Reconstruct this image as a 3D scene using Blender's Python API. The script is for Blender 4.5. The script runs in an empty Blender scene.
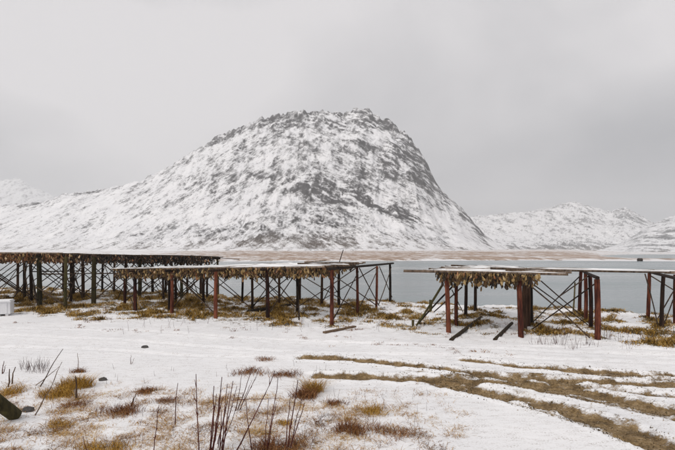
import bpy, math, random
import numpy as np
from mathutils import Vector, Matrix

random.seed(11)
rng = np.random.default_rng(11)
sc = bpy.context.scene
col = sc.collection

# ------------------------------------------------------------------ camera
CAM_H, F, CX, HY = 3.6, 450.0, 337.5, 252.0      # metres, focal in photo px, centre column, horizon row
cam_d = bpy.data.cameras.new('camera')
cam_d.sensor_width = 36.0
cam_d.lens = F / 675.0 * 36.0
cam_d.shift_y = (HY - 225.0) / 675.0
cam_d.clip_start, cam_d.clip_end = 0.1, 30000.0
cam = bpy.data.objects.new('camera', cam_d)
col.objects.link(cam)
cam.location = (0, 0, CAM_H)
cam.rotation_euler = (math.radians(90), 0, 0)
sc.camera = cam

# ------------------------------------------------------------------ world, sun, exposure
SUN_EL, SUN_ROT = 48.0, 215.0
world = bpy.data.worlds.new('World')
sc.world = world
world.use_nodes = True
wn, wl = world.node_tree.nodes, world.node_tree.links
wn.clear()
w_out = wn.new('ShaderNodeOutputWorld')
w_bg = wn.new('ShaderNodeBackground')
w_sky = wn.new('ShaderNodeTexSky')
w_sky.sky_type = 'NISHITA'
w_sky.sun_disc = False
w_sky.sun_elevation = math.radians(SUN_EL)
w_sky.sun_rotation = math.radians(SUN_ROT)
w_sky.dust_density = 6.0
w_tc = wn.new('ShaderNodeTexCoord')
w_map = wn.new('ShaderNodeMapping')
w_map.inputs['Scale'].default_value = (1.0, 1.0, 1.7)
w_map.inputs['Location'].default_value = (3.3098, -1.3905, 2.0274)
w_no = wn.new('ShaderNodeTexNoise')
w_no.inputs['Scale'].default_value = 1.3
w_no.inputs['Detail'].default_value = 5.0
w_no.inputs['Roughness'].default_value = 0.42
w_no.inputs['Distortion'].default_value = 0.35
w_rp = wn.new('ShaderNodeValToRGB')
w_rp.color_ramp.elements[0].position = 0.31
w_rp.color_ramp.elements[0].color = (0.235, 0.245, 0.265, 1)
w_rp.color_ramp.elements[1].position = 0.62
w_rp.color_ramp.elements[1].color = (0.605, 0.589, 0.598, 1)
w_sc = wn.new('ShaderNodeMix'); w_sc.data_type = 'RGBA'; w_sc.blend_type = 'MULTIPLY'
w_sc.inputs['Factor'].default_value = 1.0
w_sc.inputs[7].default_value = (0.10, 0.10, 0.10, 1)       # the physical sky at strength 0.1, behind the cloud
w_mx = wn.new('ShaderNodeMix'); w_mx.data_type = 'RGBA'
w_mx.inputs['Factor'].default_value = 0.97                  # closed overcast
wl.new(w_tc.outputs['Generated'], w_map.inputs['Vector'])
wl.new(w_map.outputs['Vector'], w_no.inputs['Vector'])
wl.new(w_no.outputs['Fac'], w_rp.inputs['Fac'])
wl.new(w_sky.outputs['Color'], w_sc.inputs[6])
wl.new(w_sc.outputs[2], w_mx.inputs[6])
wl.new(w_rp.outputs['Color'], w_mx.inputs[7])
wl.new(w_mx.outputs[2], w_bg.inputs['Color'])
wl.new(w_bg.outputs['Background'], w_out.inputs['Surface'])
w_bg.inputs['Strength'].default_value = 1.0

sun_d = bpy.data.lights.new('sun', 'SUN')
sun_d.energy = 1.5
sun_d.angle = math.radians(25)
sun_d.color = (1.0, 0.96, 0.92)
sun = bpy.data.objects.new('sun', sun_d)
col.objects.link(sun)
az = math.radians(SUN_ROT)
sdir = Vector((math.sin(az) * math.cos(math.radians(SUN_EL)), math.cos(az) * math.cos(math.radians(SUN_EL)), math.sin(math.radians(SUN_EL))))
sun.rotation_euler = sdir.to_track_quat('Z', 'Y').to_euler()
sun.location = sdir * 50

sc.view_settings.view_transform = 'Standard'
sc.view_settings.look = 'None'
sc.view_settings.exposure = 0.33
sc.view_settings.gamma = 1.0
sc.view_settings.use_curve_mapping = False
sc.render.engine = 'CYCLES'
sc.cycles.use_denoising = True
sc.cycles.max_bounces = 8
sc.cycles.volume_bounces = 3
sc.cycles.caustics_reflective = False
sc.cycles.caustics_refractive = False

# ------------------------------------------------------------------ small helpers
def G(px, py, z=0.0):
    """ground point (height z) seen at a photo pixel"""
    d = F * (CAM_H - z) / (py - HY)
    return np.array([(px - CX) / F * d, d])

def sstep(a, b, x):
    t = np.clip((x - a) / (b - a), 0, 1)
    return t * t * (3 - 2 * t)

def _hash(ix, iy, seed):
    h = (ix.astype(np.int64) * 374761393 + iy.astype(np.int64) * 668265263 + seed * 974711) & 0xffffffff
    h = ((h ^ (h >> 13)) * 1274126177) & 0xffffffff
    return ((h ^ (h >> 16)) & 0xffff) / 65535.0

def perlin(x, y, seed=0):
    x = np.asarray(x, float); y = np.asarray(y, float)
    ix, iy = np.floor(x), np.floor(y)
    fx, fy = x - ix, y - iy
    u, v = fx * fx * fx * (fx * (fx * 6 - 15) + 10), fy * fy * fy * (fy * (fy * 6 - 15) + 10)
    def g(dx, dy):
        a = _hash(ix + dx, iy + dy, seed) * 2 * np.pi
        return np.cos(a) * (fx - dx) + np.sin(a) * (fy - dy)
    n0 = g(0, 0) * (1 - u) + g(1, 0) * u
    n1 = g(0, 1) * (1 - u) + g(1, 1) * u
    return (n0 * (1 - v) + n1 * v) * 1.4

def fbm(x, y, seed=0, octs=4, gain=0.5, ridged=False):
    a, s, t = 1.0, 0.0, 0.0
    for o in range(octs):
        n = perlin(x, y, seed + o * 17)
        if ridged:
            n = 1 - 2 * np.abs(n)
        s = s + n * a; t += a
        a *= gain; x = x * 2.03 + 5.1; y = y * 2.03 + 1.7
    return s / t

def mesh_np(name, verts, faces, smooth=False, attrs=None):
    """verts (n,3) array, faces (m,3|4) array -> mesh, fast"""
    me = bpy.data.meshes.new(name)
    verts = np.asarray(verts, np.float32); faces = np.asarray(faces, np.int32)
    k = faces.shape[1]
    me.vertices.add(len(verts)); me.vertices.foreach_set('co', verts.ravel())
    me.loops.add(faces.size); me.loops.foreach_set('vertex_index', faces.ravel())
    me.polygons.add(len(faces))
    me.polygons.foreach_set('loop_start', np.arange(0, faces.size, k, dtype=np.int32))
    me.polygons.foreach_set('use_smooth', np.full(len(faces), smooth))
    me.update(calc_edges=True)
    for an, av in (attrs or {}).items():
        at = me.attributes.new(an, 'FLOAT', 'POINT')
        at.data.foreach_set('value', np.asarray(av, np.float32).ravel())
    return me

def obj(name, me, mat=None, parent=None):
    o = bpy.data.objects.new(name, me)
    col.objects.link(o)
    if me is not None and mat is not None and not me.materials:
        me.materials.append(mat)
    if parent is not None:
        o.parent = parent
    return o

def tag(o, label, cat, group=None):
    o['label'] = label; o['category'] = cat
    if group: o['group'] = group
    return o

def structure(o, label=None):
    o['kind'] = 'structure'
    if label: o['label'] = label
    return o

def stuff(o, label, cat=None):
    o['kind'] = 'stuff'; o['label'] = label
    if cat: o['category'] = cat
    return o

def empty(name, loc):
    e = bpy.data.objects.new(name, None)
    e.empty_display_size = 0.2
    col.objects.link(e)
    e.location = loc
    return e

def tube_np(pts, radii, sides=7, wob=0.0, flat=1.0):
    """loft of rings through pts; returns verts, quads as lists of triangles"""
    pts = np.asarray(pts, float); n = len(pts)
    V, Fc = [], []
    for i in range(n):
        t = pts[min(i + 1, n - 1)] - pts[max(i - 1, 0)]
        t = t / (np.linalg.norm(t) + 1e-9)
        up = np.array([0, 0, 1.0]) if abs(t[2]) < 0.9 else np.array([1.0, 0, 0])
        a = np.cross(up, t); a /= np.linalg.norm(a)
        b = np.cross(t, a)
        for k in range(sides):
            th = 2 * math.pi * k / sides
            r = radii[i] * (1 + wob * (random.random() - 0.5))
            V.append(pts[i] + a * math.cos(th) * r + b * math.sin(th) * r * flat)
    for i in range(n - 1):
        for k in range(sides):
            k2 = (k + 1) % sides
            A, B, C, D = i * sides + k, i * sides + k2, (i + 1) * sides + k2, (i + 1) * sides + k
            Fc.append((A, B, C)); Fc.append((A, C, D))
    for base, rev in ((0, True), ((n - 1) * sides, False)):
        for k in range(1, sides - 1):
            f = (base, base + k, base + k + 1)
            Fc.append(f[::-1] if rev else f)
    return np.array(V), np.array(Fc)

def log_mesh(name, p0, p1, r0, r1, sides=8, rings=5, bend=0.02, wob=0.12):
    p0 = np.asarray(p0, float); p1 = np.asarray(p1, float)
    L = np.linalg.norm(p1 - p0)
    off = np.array([random.uniform(-1, 1), random.uniform(-1, 1), random.uniform(-.5, .5)]) * bend * min(L, 3)
    pts, rad = [], []
    for i in range(rings):
        t = i / (rings - 1)
        pts.append(p0 + (p1 - p0) * t + off * math.sin(math.pi * t))
        rad.append(r0 + (r1 - r0) * t)
    v, f = tube_np(pts, rad, sides, wob)
    return mesh_np(name, v, f, smooth=False)

def local(o, loc):
    """shift a mesh built in world space so that it sits right under a parent empty at loc"""
    o.location = (-loc[0], -loc[1], -loc[2])
    return o

# ------------------------------------------------------------------ materials
class NT:
    def __init__(s, name):
        s.m = bpy.data.materials.new(name); s.m.use_nodes = True
        s.n, s.l = s.m.node_tree.nodes, s.m.node_tree.links
        s.b = s.n['Principled BSDF']
        s.tc = s.n.new('ShaderNodeTexCoord')
    def noise(s, scale, detail=4, rough=0.55, stretch=None, dist=0.0, coord='Object'):
        t = s.n.new('ShaderNodeTexNoise')
        t.inputs['Scale'].default_value = scale; t.inputs['Detail'].default_value = detail
        t.inputs['Roughness'].default_value = rough; t.inputs['Distortion'].default_value = dist
        src = s.tc.outputs[coord]
        if stretch:
            mp = s.n.new('ShaderNodeMapping'); mp.inputs['Scale'].default_value = stretch
            s.l.new(src, mp.inputs['Vector']); src = mp.outputs['Vector']
        s.l.new(src, t.inputs['Vector'])
        return t.outputs['Fac']
    def attr(s, name):
        a = s.n.new('ShaderNodeAttribute'); a.attribute_name = name
        return a.outputs['Fac']
    def math(s, op, a, b=None, clamp=False):
        m = s.n.new('ShaderNodeMath'); m.operation = op; m.use_clamp = clamp
        for i, v in enumerate((a, b)):
            if v is None: continue
            if isinstance(v, (int, float)): m.inputs[i].default_value = v
            else: s.l.new(v, m.inputs[i])
        return m.outputs[0]
    def ramp(s, fac, stops):
        r = s.n.new('ShaderNodeValToRGB')
        el = r.color_ramp.elements
        while len(el) < len(stops): el.new(0.5)
        for e, (p, c) in zip(el, stops):
            e.position = p
            e.color = (*c, 1) if not isinstance(c, (int, float)) else (c, c, c, 1)
        s.l.new(fac, r.inputs['Fac'])
        return r.outputs['Color']
    def mix(s, fac, a, b):
        m = s.n.new('ShaderNodeMix'); m.data_type = 'RGBA'
        for i, v in ((0, fac), (6, a), (7, b)):
            if isinstance(v, (int, float)): m.inputs[i].default_value = v
            elif isinstance(v, tuple): m.inputs[i].default_value = (*v, 1)
            else: s.l.new(v, m.inputs[i])
        return m.outputs[2]
    def bump(s, h, strength=0.3, dist=0.02):
        b = s.n.new('ShaderNodeBump'); b.inputs['Strength'].default_value = strength
        b.inputs['Distance'].default_value = dist
        s.l.new(h, b.inputs['Height']); s.l.new(b.outputs['Normal'], s.b.inputs['Normal'])
    def done(s, color, rough=0.8, spec=0.3):
        if isinstance(color, tuple): s.b.inputs['Base Color'].default_value = (*color, 1)
        else: s.l.new(color, s.b.inputs['Base Color'])
        if isinstance(rough, (int, float)): s.b.inputs['Roughness'].default_value = rough
        else: s.l.new(rough, s.b.inputs['Roughness'])
        s.b.inputs['Specular IOR Level'].default_value = spec
        return s.m

def wood_mat(name, c0, c1, c2, lichen=None):
    t = NT(name)
    oi = t.n.new('ShaderNodeObjectInfo').outputs['Random']
    n = t.noise(1.0, 5, 0.65, (9, 9, 1.3))
    n2 = t.noise(3.0, 3)
    f = t.math('ADD', t.math('MULTIPLY', n, 0.75), t.math('MULTIPLY', oi, 0.25))
    c = t.ramp(f, [(0.34, c0), (0.50, c1), (0.70, c2)])
    if lichen:
        c = t.mix(t.ramp(n2, [(0.55, 0.0), (0.68, 0.8)]), c, lichen)
    t.bump(n, 0.5, 0.02)
    return t.done(c, 0.85, 0.2)

M = {}
M['post_red'] = wood_mat('post_red', (0.008, 0.005, 0.004), (0.058, 0.015, 0.009), (0.22, 0.070, 0.036))
M['post_dark'] = wood_mat('post_dark', (0.007, 0.005, 0.004), (0.028, 0.015, 0.010), (0.090, 0.048, 0.028))
M['post_olive'] = wood_mat('post_olive', (0.008, 0.007, 0.004), (0.028, 0.022, 0.009), (0.075, 0.055, 0.022), (0.060, 0.055, 0.018))
M['post_moss'] = wood_mat('post_moss', (0.022, 0.019, 0.008), (0.065, 0.053, 0.020), (0.13, 0.105, 0.05), (0.085, 0.082, 0.024))
M['pole'] = wood_mat('pole', (0.05, 0.034, 0.024), (0.16, 0.115, 0.082), (0.38, 0.30, 0.23))
M['brace'] = wood_mat('brace', (0.010, 0.007, 0.005), (0.042, 0.027, 0.018), (0.11, 0.075, 0.05))
M['log'] = wood_mat('log', (0.012, 0.008, 0.005), (0.04, 0.026, 0.015), (0.11, 0.08, 0.045), (0.06, 0.055, 0.02))

t = NT('snow_clean')
n = t.noise(14, 4)
t.bump(n, 0.4, 0.02)
M['snow'] = t.done(t.ramp(n, [(0.3, (0.80, 0.80, 0.805)), (0.7, (0.87, 0.868, 0.87))]), 0.7, 0.2)

def grass_mat(name, stops):
    t = NT(name)
    g = t.n.new('ShaderNodeNewGeometry').outputs['Random Per Island']
    n = t.noise(0.9, 3, coord='Object')
    f = t.math('ADD', t.math('MULTIPLY', g, 0.45), t.math('MULTIPLY', t.math('SUBTRACT', t.math('MULTIPLY', n, 1.8), 0.4), 0.55))
    m = t.done(t.ramp(f, stops), 0.8, 0.15)
    return m
M['grass'] = grass_mat('dry_grass', [(0.18, (0.014, 0.012, 0.005)), (0.32, (0.070, 0.042, 0.011)), (0.47, (0.28, 0.158, 0.032)), (0.62, (0.48, 0.290, 0.068)), (0.74, (0.58, 0.42, 0.17)), (0.77, (0.78, 0.77, 0.76))])
M['grass_gold'] = grass_mat('gold_grass', [(0.15, (0.06, 0.034, 0.008)), (0.38, (0.30, 0.160, 0.026)), (0.62, (0.52, 0.30, 0.058)), (0.9, (0.64, 0.46, 0.17))])
M['grass_rust'] = grass_mat('rust_grass', [(0.15, (0.035, 0.013, 0.008)), (0.42, (0.16, 0.060, 0.024)), (0.68, (0.32, 0.155, 0.060)), (0.92, (0.50, 0.34, 0.17))])
M['grass_straw'] = grass_mat('straw_grass', [(0.15, (0.05, 0.020, 0.010)), (0.36, (0.22, 0.095, 0.030)), (0.55, (0.44, 0.245, 0.066)), (0.85, (0.60, 0.43, 0.19))])
M['twig'] = grass_mat('twig_bark', [(0.2, (0.022, 0.007, 0.007)), (0.5, (0.066, 0.019, 0.016)), (0.85, (0.17, 0.068, 0.045))])
M['stick'] = wood_mat('stick_wood', (0.05, 0.03, 0.02), (0.11, 0.07, 0.045), (0.2, 0.14, 0.09))

def fish_mat(name, stops, per_object):
    t = NT(name)
    r = t.n.new('ShaderNodeObjectInfo').outputs['Random'] if per_object else t.n.new('ShaderNodeNewGeometry').outputs['Random Per Island']
    n = t.noise(9, 4, 0.6)
    f = t.math('ADD', t.math('MULTIPLY', r, 0.6), t.math('MULTIPLY', n, 0.4))
    t.bump(n, 0.5, 0.02)
    return t.done(t.ramp(f, stops), 0.55, 0.35)
FST = [(0.20, (0.008, 0.005, 0.003)), (0.37, (0.040, 0.022, 0.009)), (0.54, (0.14, 0.078, 0.026)), (0.69, (0.31, 0.20, 0.075)), (0.86, (0.50, 0.37, 0.19))]
FDK = [(0.18, (0.006, 0.005, 0.005)), (0.48, (0.018, 0.012, 0.010)), (0.66, (0.060, 0.038, 0.028)), (0.88, (0.38, 0.29, 0.22))]
FRU = [(0.20, (0.010, 0.005, 0.004)), (0.38, (0.065, 0.024, 0.010)), (0.55, (0.22, 0.090, 0.034)), (0.68, (0.38, 0.20, 0.09)), (0.84, (0.62, 0.47, 0.30))]
for k, s in (('gold', FST), ('dark', FDK), ('rust', FRU)):
    M['fish_' + k] = fish_mat('fish_' + k, s, True)
    M['fishmass_' + k] = fish_mat('fish_mass_' + k, s, False)

# ground: snow over grass and mud, by the masks of the mesh
def ground_mat(name):
    t = NT(name)
    bare, mud = t.attr('bare'), t.attr('mud')
    n1, n2, n3, n4 = t.noise(3.2, 6, 0.62), t.noise(19, 5, 0.65), t.noise(0.35, 4), t.noise(60, 3, 0.6)
    snow = t.ramp(n3, [(0.32, (0.80, 0.797, 0.805)), (0.66, (0.875, 0.868, 0.870))])
    snow = t.mix(t.math('MULTIPLY', t.ramp(n2, [(0.30, 1.0), (0.52, 0.0)]), 0.16), snow, (0.52, 0.49, 0.47))
    soil = t.ramp(n2, [(0.25, (0.016, 0.013, 0.006)), (0.45, (0.060, 0.045, 0.016)), (0.60, (0.15, 0.105, 0.038)), (0.8, (0.33, 0.26, 0.15))])
    f = t.math('ADD', bare, t.math('MULTIPLY', t.math('SUBTRACT', n1, 0.5), 1.0))
    f = t.math('ADD', f, t.math('MULTIPLY', t.math('SUBTRACT', n2, 0.5), 0.85))
    c = t.mix(t.ramp(f, [(0.46, 0.0), (0.56, 1.0)]), snow, soil)
    n7 = t.noise(11, 6, 0.75)
    mudc = t.ramp(t.math('ADD', t.math('MULTIPLY', n2, 0.30), t.math('ADD', t.math('MULTIPLY', n7, 0.30), t.math('MULTIPLY', t.noise(2.4, 4, 0.6), 0.40))), [(0.36, (0.040, 0.025, 0.012)), (0.45, (0.120, 0.077, 0.034)), (0.53, (0.225, 0.150, 0.070)), (0.60, (0.36, 0.265, 0.15)), (0.67, (0.66, 0.60, 0.52))])
    g = t.math('ADD', mud, t.math('MULTIPLY', t.math('SUBTRACT', n2, 0.5), 0.5))
    g = t.math('ADD', g, t.math('MULTIPLY', t.math('SUBTRACT', n4, 0.5), 0.25))
    g = t.math('ADD', g, t.math('MULTIPLY', t.math('SUBTRACT', n1, 0.5), 0.9))
    c = t.mix(t.ramp(g, [(0.40, 0.0), (0.60, 1.0)]), c, mudc)
    n5 = t.noise(1.0, 6, 0.68, (2.2, 7.0, 3)); n6 = t.noise(26, 3, 0.6, (1, 1.6, 1))
    fl = t.math('MULTIPLY', t.ramp(n5, [(0.46, 0.0), (0.62, 1.0)]), t.ramp(n6, [(0.50, 0.0), (0.60, 1.0)]))
    c = t.mix(t.math('MULTIPLY', fl, 0.62), c, (0.24, 0.19, 0.14))
    h = t.math('ADD', t.math('ADD', n2, t.math('MULTIPLY', n4, 0.35)), t.math('MULTIPLY', t.math('MULTIPLY', n5, 0.8), t.math('SUBTRACT', 1.0, mud, True)))
    t.bump(h, 0.45, 0.03)
    return t.done(c, 0.8, 0.2)
M['ground'] = ground_mat('snowy_ground')

def mountain_mat(name, rock0, rock1, s1, s2):
    t = NT(name)
    rk = t.attr('rock'); bs = t.attr('brush')
    def strat(ang, sc_, rough):
        nt = t.n.new('ShaderNodeTexNoise'); nt.inputs['Scale'].default_value = sc_; nt.inputs['Detail'].default_value = 7
        nt.inputs['Roughness'].default_value = rough; nt.inputs['Distortion'].default_value = 0.4
        mp = t.n.new('ShaderNodeMapping'); mp.vector_type = 'TEXTURE'
        mp.inputs['Rotation'].default_value = (0, math.radians(ang), 0); mp.inputs['Scale'].default_value = (2.3, 1.6, 0.75)
        t.l.new(t.tc.outputs['Object'], mp.inputs['Vector']); t.l.new(mp.outputs['Vector'], nt.inputs['Vector'])
        return nt.outputs['Fac']
    sd = t.attr('side')
    nR, nL = strat(26, s1 * 1.7, 0.72), strat(-34, s1 * 1.7, 0.72)
    na = t.math('ADD', t.math('MULTIPLY', nR, t.math('SUBTRACT', 1.0, sd)), t.math('MULTIPLY', nL, sd))
    nb, nc = t.noise(s2 * 1.6, 5, 0.7), t.noise(s1 * 0.18, 4)
    f = t.math('ADD', rk, t.math('MULTIPLY', t.math('SUBTRACT', na, 0.5), 1.75))
    f = t.math('ADD', f, t.math('MULTIPLY', t.math('SUBTRACT', nb, 0.5), 1.45))
    rock = t.ramp(t.math('ADD', t.math('MULTIPLY', nb, 0.5), t.math('MULTIPLY', t.noise(s1 * 0.5, 4, 0.6), 0.5)), [(0.36, rock0), (0.62, rock1)])
    rock = t.mix(t.math('MULTIPLY', bs, 0.7), rock, (0.10, 0.075, 0.055))
    snow = t.ramp(nc, [(0.3, (0.72, 0.72, 0.735)), (0.7, (0.82, 0.815, 0.82))])
    c = t.mix(t.ramp(f, [(0.37, 0.0), (0.56, 0.58), (0.74, 1.0)]), snow, rock)
    return t.done(c, 0.9, 0.1)
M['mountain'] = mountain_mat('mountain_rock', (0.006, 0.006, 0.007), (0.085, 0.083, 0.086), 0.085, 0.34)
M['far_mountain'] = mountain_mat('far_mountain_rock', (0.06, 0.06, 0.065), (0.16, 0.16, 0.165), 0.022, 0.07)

t = NT('far_shore')
na, nb = t.noise(0.022, 6, 0.62, (1.0, 0.5, 1)), t.noise(0.16, 5, 0.7, (1, 0.35, 1))
f = t.math('ADD', t.math('MULTIPLY', na, 0.5), t.math('MULTIPLY', nb, 0.5))
grass = t.ramp(nb, [(0.3, (0.22, 0.145, 0.10)), (0.5, (0.38, 0.28, 0.215)), (0.66, (0.56, 0.49, 0.44))])
c = t.mix(t.ramp(t.math('ADD', f, t.math('MULTIPLY', t.attr('snow'), 0.6)), [(0.47, 0.0), (0.58, 1.0)]), grass, (0.76, 0.75, 0.755))
M['shore'] = t.done(c, 0.9, 0.1)

t = NT('sea_water')
n1, n2 = t.noise(0.55, 4, 0.6, (0.35, 1, 1)), t.noise(0.05, 3, 0.5, (0.3, 1, 1))
t.bump(t.math('ADD', n1, t.math('MULTIPLY', n2, 3.0)), 0.55, 0.20)
n3 = t.noise(0.03, 4, 0.6, (0.25, 1.2, 1))
t.b.inputs['IOR'].default_value = 1.33
M['water'] = t.done(t.ramp(n3, [(0.3, (0.21, 0.25, 0.265)), (0.7, (0.27, 0.31, 0.32))]), t.ramp(n3, [(0.35, 0.14), (0.65, 0.34)]), 0.5)

t = NT('white_plastic')
n = t.noise(2.2, 4)
M['tub'] = t.done(t.ramp(n, [(0.3, (0.60, 0.60, 0.62)), (0.7, (0.74, 0.74, 0.75))]), 0.55, 0.4)
t = NT('stone')
n = t.noise(9, 5)
t.bump(n, 0.6, 0.03)
M['stone'] = t.done(t.ramp(n, [(0.3, (0.035, 0.033, 0.032)), (0.7, (0.12, 0.11, 0.105))]), 0.85, 0.2)
M['cabin'] = wood_mat('cabin_wood', (0.02, 0.015, 0.013), (0.045, 0.03, 0.024), (0.08, 0.06, 0.05))

# ------------------------------------------------------------------ ground height
SEA = -2.0
_cx = np.array([-400, -60, -29, -20, -11, 0, 6.4, 10.8, 15.75, 17.4, 22, 60, 400.0])
_cy = np.array([60, 52, 45, 41.5, 37, 34, 31.5, 30, 27.5, 26, 24.5, 22, 20.0])
def crest(x):
    return np.interp(x, _cx, _cy)

TRACKS = [  # pixel polyline, half width (m), strength
    ([(288, 357), (330, 358.5), (375, 362), (400, 364.5), (440, 368.5), (480, 373), (510, 376.5), (540, 378), (580, 379.5), (613, 383), (650, 384.5), (690, 386)], 0.34, 1.0),
    ([(300, 376), (345, 376.5), (400, 378), (460, 380.5), (500, 382), (540, 385), (577, 390), (613, 397.5), (638, 404), (690, 415.5)], 0.38, 1.0),
    ([(425, 381), (461, 387), (522, 399), (563, 409), (604, 422), (645, 438), (690, 455)], 0.42, 0.95),
    ([(452, 358.5), (490, 362), (522, 366.5), (563, 368.5), (604, 371), (640, 374), (690, 377)], 0.28, 0.85),
    ([(545, 381), (575, 384.5), (613, 389.5), (650, 394), (690, 398)], 0.26, 0.80),
    ([(470, 380.5), (520, 386.5), (560, 393), (610, 403), (690, 423)], 0.20, 0.72),
    ([(560, 370), (610, 375), (650, 379), (690, 381)], 0.22, 0.72),
    ([(440, 387), (500, 400), (550, 413), (600, 430), (650, 450)], 0.14, 0.60),
    ([(400, 370), (450, 375), (500, 378)], 0.18, 0.62),
]
OLD = [(np.array([G(*q) for q in pl]), w) for pl, w in (([(-60, 322), (100, 328), (250, 338), (400, 345), (560, 352), (720, 357)], 0.16), ([(-60, 333), (100, 339), (250, 350), (330, 354), (460, 355), (720, 366)], 0.17),
       ([(-60, 327), (120, 331), (300, 341), (480, 346), (720, 350)], 0.12), ([(-60, 346), (80, 349), (200, 356), (300, 358)], 0.15))]
TR = []
for pts, w, s in TRACKS:
    TR.append((np.array([G(*p) for p in pts]), w, s))

def seg_dist(x, y, poly):
    best = np.full(x.shape, 1e9); tt = np.zeros(x.shape)
    n = len(poly) - 1
    for i in range(n):
        a, b = poly[i], poly[i + 1]
        d = b - a; L2 = d @ d
        t = np.clip(((x - a[0]) * d[0] + (y - a[1]) * d[1]) / L2, 0, 1)
        q = np.hypot(x - a[0] - t * d[0], y - a[1] - t * d[1])
        m = q < best
        best = np.where(m, q, best); tt = np.where(m, (i + t) / n, tt)
    return best, tt

def fields(x, y):
    """height, bare-grass mask, mud mask at ground points"""
    x = np.asarray(x, float); y = np.asarray(y, float)
    cr = crest(x)
    edge = cr + 0.9 * fbm(x * 0.22, y * 0.22, 5, 3)
    rack = sstep(-16.5, -9.5, y - cr)                          # 0 on the road, 1 on the rough ground by the racks
    z = 0.05 * fbm(x * 0.25, y * 0.25, 1, 3)
    hum = fbm(x * 1.0, y * 1.0, 2, 4)
    z = z + rack * (0.24 * hum + 0.10 * fbm(x * 0.2, y * 0.2, 9, 2))
    fore = sstep(12.6, 11.0, y + 0.10 * (x + 3) + 0.6 * fbm(x * 0.3, y * 0.3, 31, 2)) * sstep(3.5, -0.5, x - 0.30 * (y - 8))
    z = z + fore * 0.05 * fbm(x * 1.6, y * 1.6, 3, 3)
    z = z + 0.012 * fbm(x * 4, y * 4, 4, 3)
    slope = np.clip(y - edge, 0, None)
    z = z - np.minimum(6.0, slope * 0.42 * sstep(0, 5, slope) + 0.12 * slope)
    z = z - 0.0
    # bare ground
    b = 0.04 + 0.5 * np.zeros_like(x)
    pn = fbm(x * 0.42, y * 0.42, 21, 4)
    left = sstep(6, -6, x)
    zone = sstep(-15.8 + 0 * x, -10.5, y - cr + 1.6 * fbm(x * 0.16, y * 0.16, 77, 2) + 2.5 * sstep(-8, -18, x))
    under = zone * (0.34 + 0.13 * left + 0.04 * sstep(10, 14, x))
    b = b + under + 0.55 * pn * zone + 0.55 * zone * hum
    b = b + fore * (0.215 + 0.48 * fbm(x * 1.5, y * 1.5, 22, 4))
    b = np.where(y < 40, b, b * 0.8)
    for poly, w in OLD:
        nr = (y > 11) & (y < 22)
        if nr.any():
            d, _ = seg_dist(x[nr], y[nr], poly)
            z[nr] = z[nr] - 0.035 * np.exp(-(d / w) ** 2) + 0.018 * np.exp(-((d - 2 * w) / w) ** 2)
    # tyre ruts
    mud = np.zeros_like(x)
    near = (y < 19) & (x > -4)
    if near.any():
        xx, yy = x[near], y[near]
        zz, mm = z[near], mud[near]
        for poly, w, s in TR:
            d, tt = seg_dist(xx, yy, poly)
            wn_ = w * (1 + 0.55 * fbm(xx * 1.5, yy * 1.5, 41, 4))
            end = sstep(0.0, 0.05, tt)
            m_ = sstep(wn_ * 1.5, wn_ * 0.45, d) * s * (0.25 + 0.75 * end)
            m_ = m_ * (0.82 + 0.30 * fbm(xx * 0.7, yy * 0.7, 43, 2))
            smear = (0.42 + 0.24 * sstep(2.0, 6.0, xx)) * s * end * np.exp(-(d / (2.4 * w)) ** 2) * (0.75 + 0.9 * fbm(xx * 1.1, yy * 1.1, 47, 3))
            mm = np.maximum(mm, np.maximum(m_, smear))
            berm = np.exp(-((d - wn_ * 1.25) / (0.28 * w)) ** 2)
            zz = zz - 0.095 * s * sstep(wn_ * 1.1, wn_ * 0.5, d) * (0.3 + 0.7 * end) + 0.045 * s * berm * end
        zz = zz + mm * (0.050 * fbm(xx * 5, yy * 5, 44, 4) + 0.03 * fbm(xx * 2, yy * 2, 45, 2))
        z[near] = zz; mud[near] = mm
    return z, b, mud

def gz(x, y):
    return float(fields(np.array([x]), np.array([y]))[0][0])

def axis(stops):
    out = []
    for (a, b, st) in stops:
        out.append(np.linspace(a, b, max(2, int(round((b - a) / st)) + 1))[:-1])
    return np.concatenate(out + [np.array([stops[-1][1]])])
gx = axis([(-400, -80, 20), (-80, -36, 1.5), (-36, -16, 0.16), (-16, 16, 0.075), (16, 24, 0.12), (24, 70, 1.5), (70, 400, 20)])
gy = axis([(-300, -30, 15), (-30, 5, 1.5), (5, 7, 0.25), (7, 18, 0.055), (18, 34, 0.13), (34, 50, 0.25), (50, 76, 2)])
XX, YY = np.meshgrid(gx, gy)
gzv, gb, gm = fields(XX.ravel(), YY.ravel())
NXg, NYg = len(gx), len(gy)
ii = np.arange(NXg * NYg).reshape(NYg, NXg)
quads = np.stack([ii[:-1, :-1], ii[:-1, 1:], ii[1:, 1:], ii[1:, :-1]], -1).reshape(-1, 4)
gv = np.stack([XX.ravel(), YY.ravel(), gzv], 1)
qm = gm[quads].mean(1) > 0.42

def sub_mesh(name, sel):
    q = quads[sel]
    used, inv = np.unique(q, return_inverse=True)
    me = mesh_np(name, gv[used], inv.reshape(-1, 4), True, {'bare': gb[used], 'mud': gm[used]})
    return me
structure(obj('ground', sub_mesh('ground', ~qm), M['ground']), 'snow covered ground with rough grass by the shore')
structure(obj('tyre_tracks', sub_mesh('tyre_tracks', qm), M['ground']), 'muddy brown tyre ruts curving through the snow')

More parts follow.
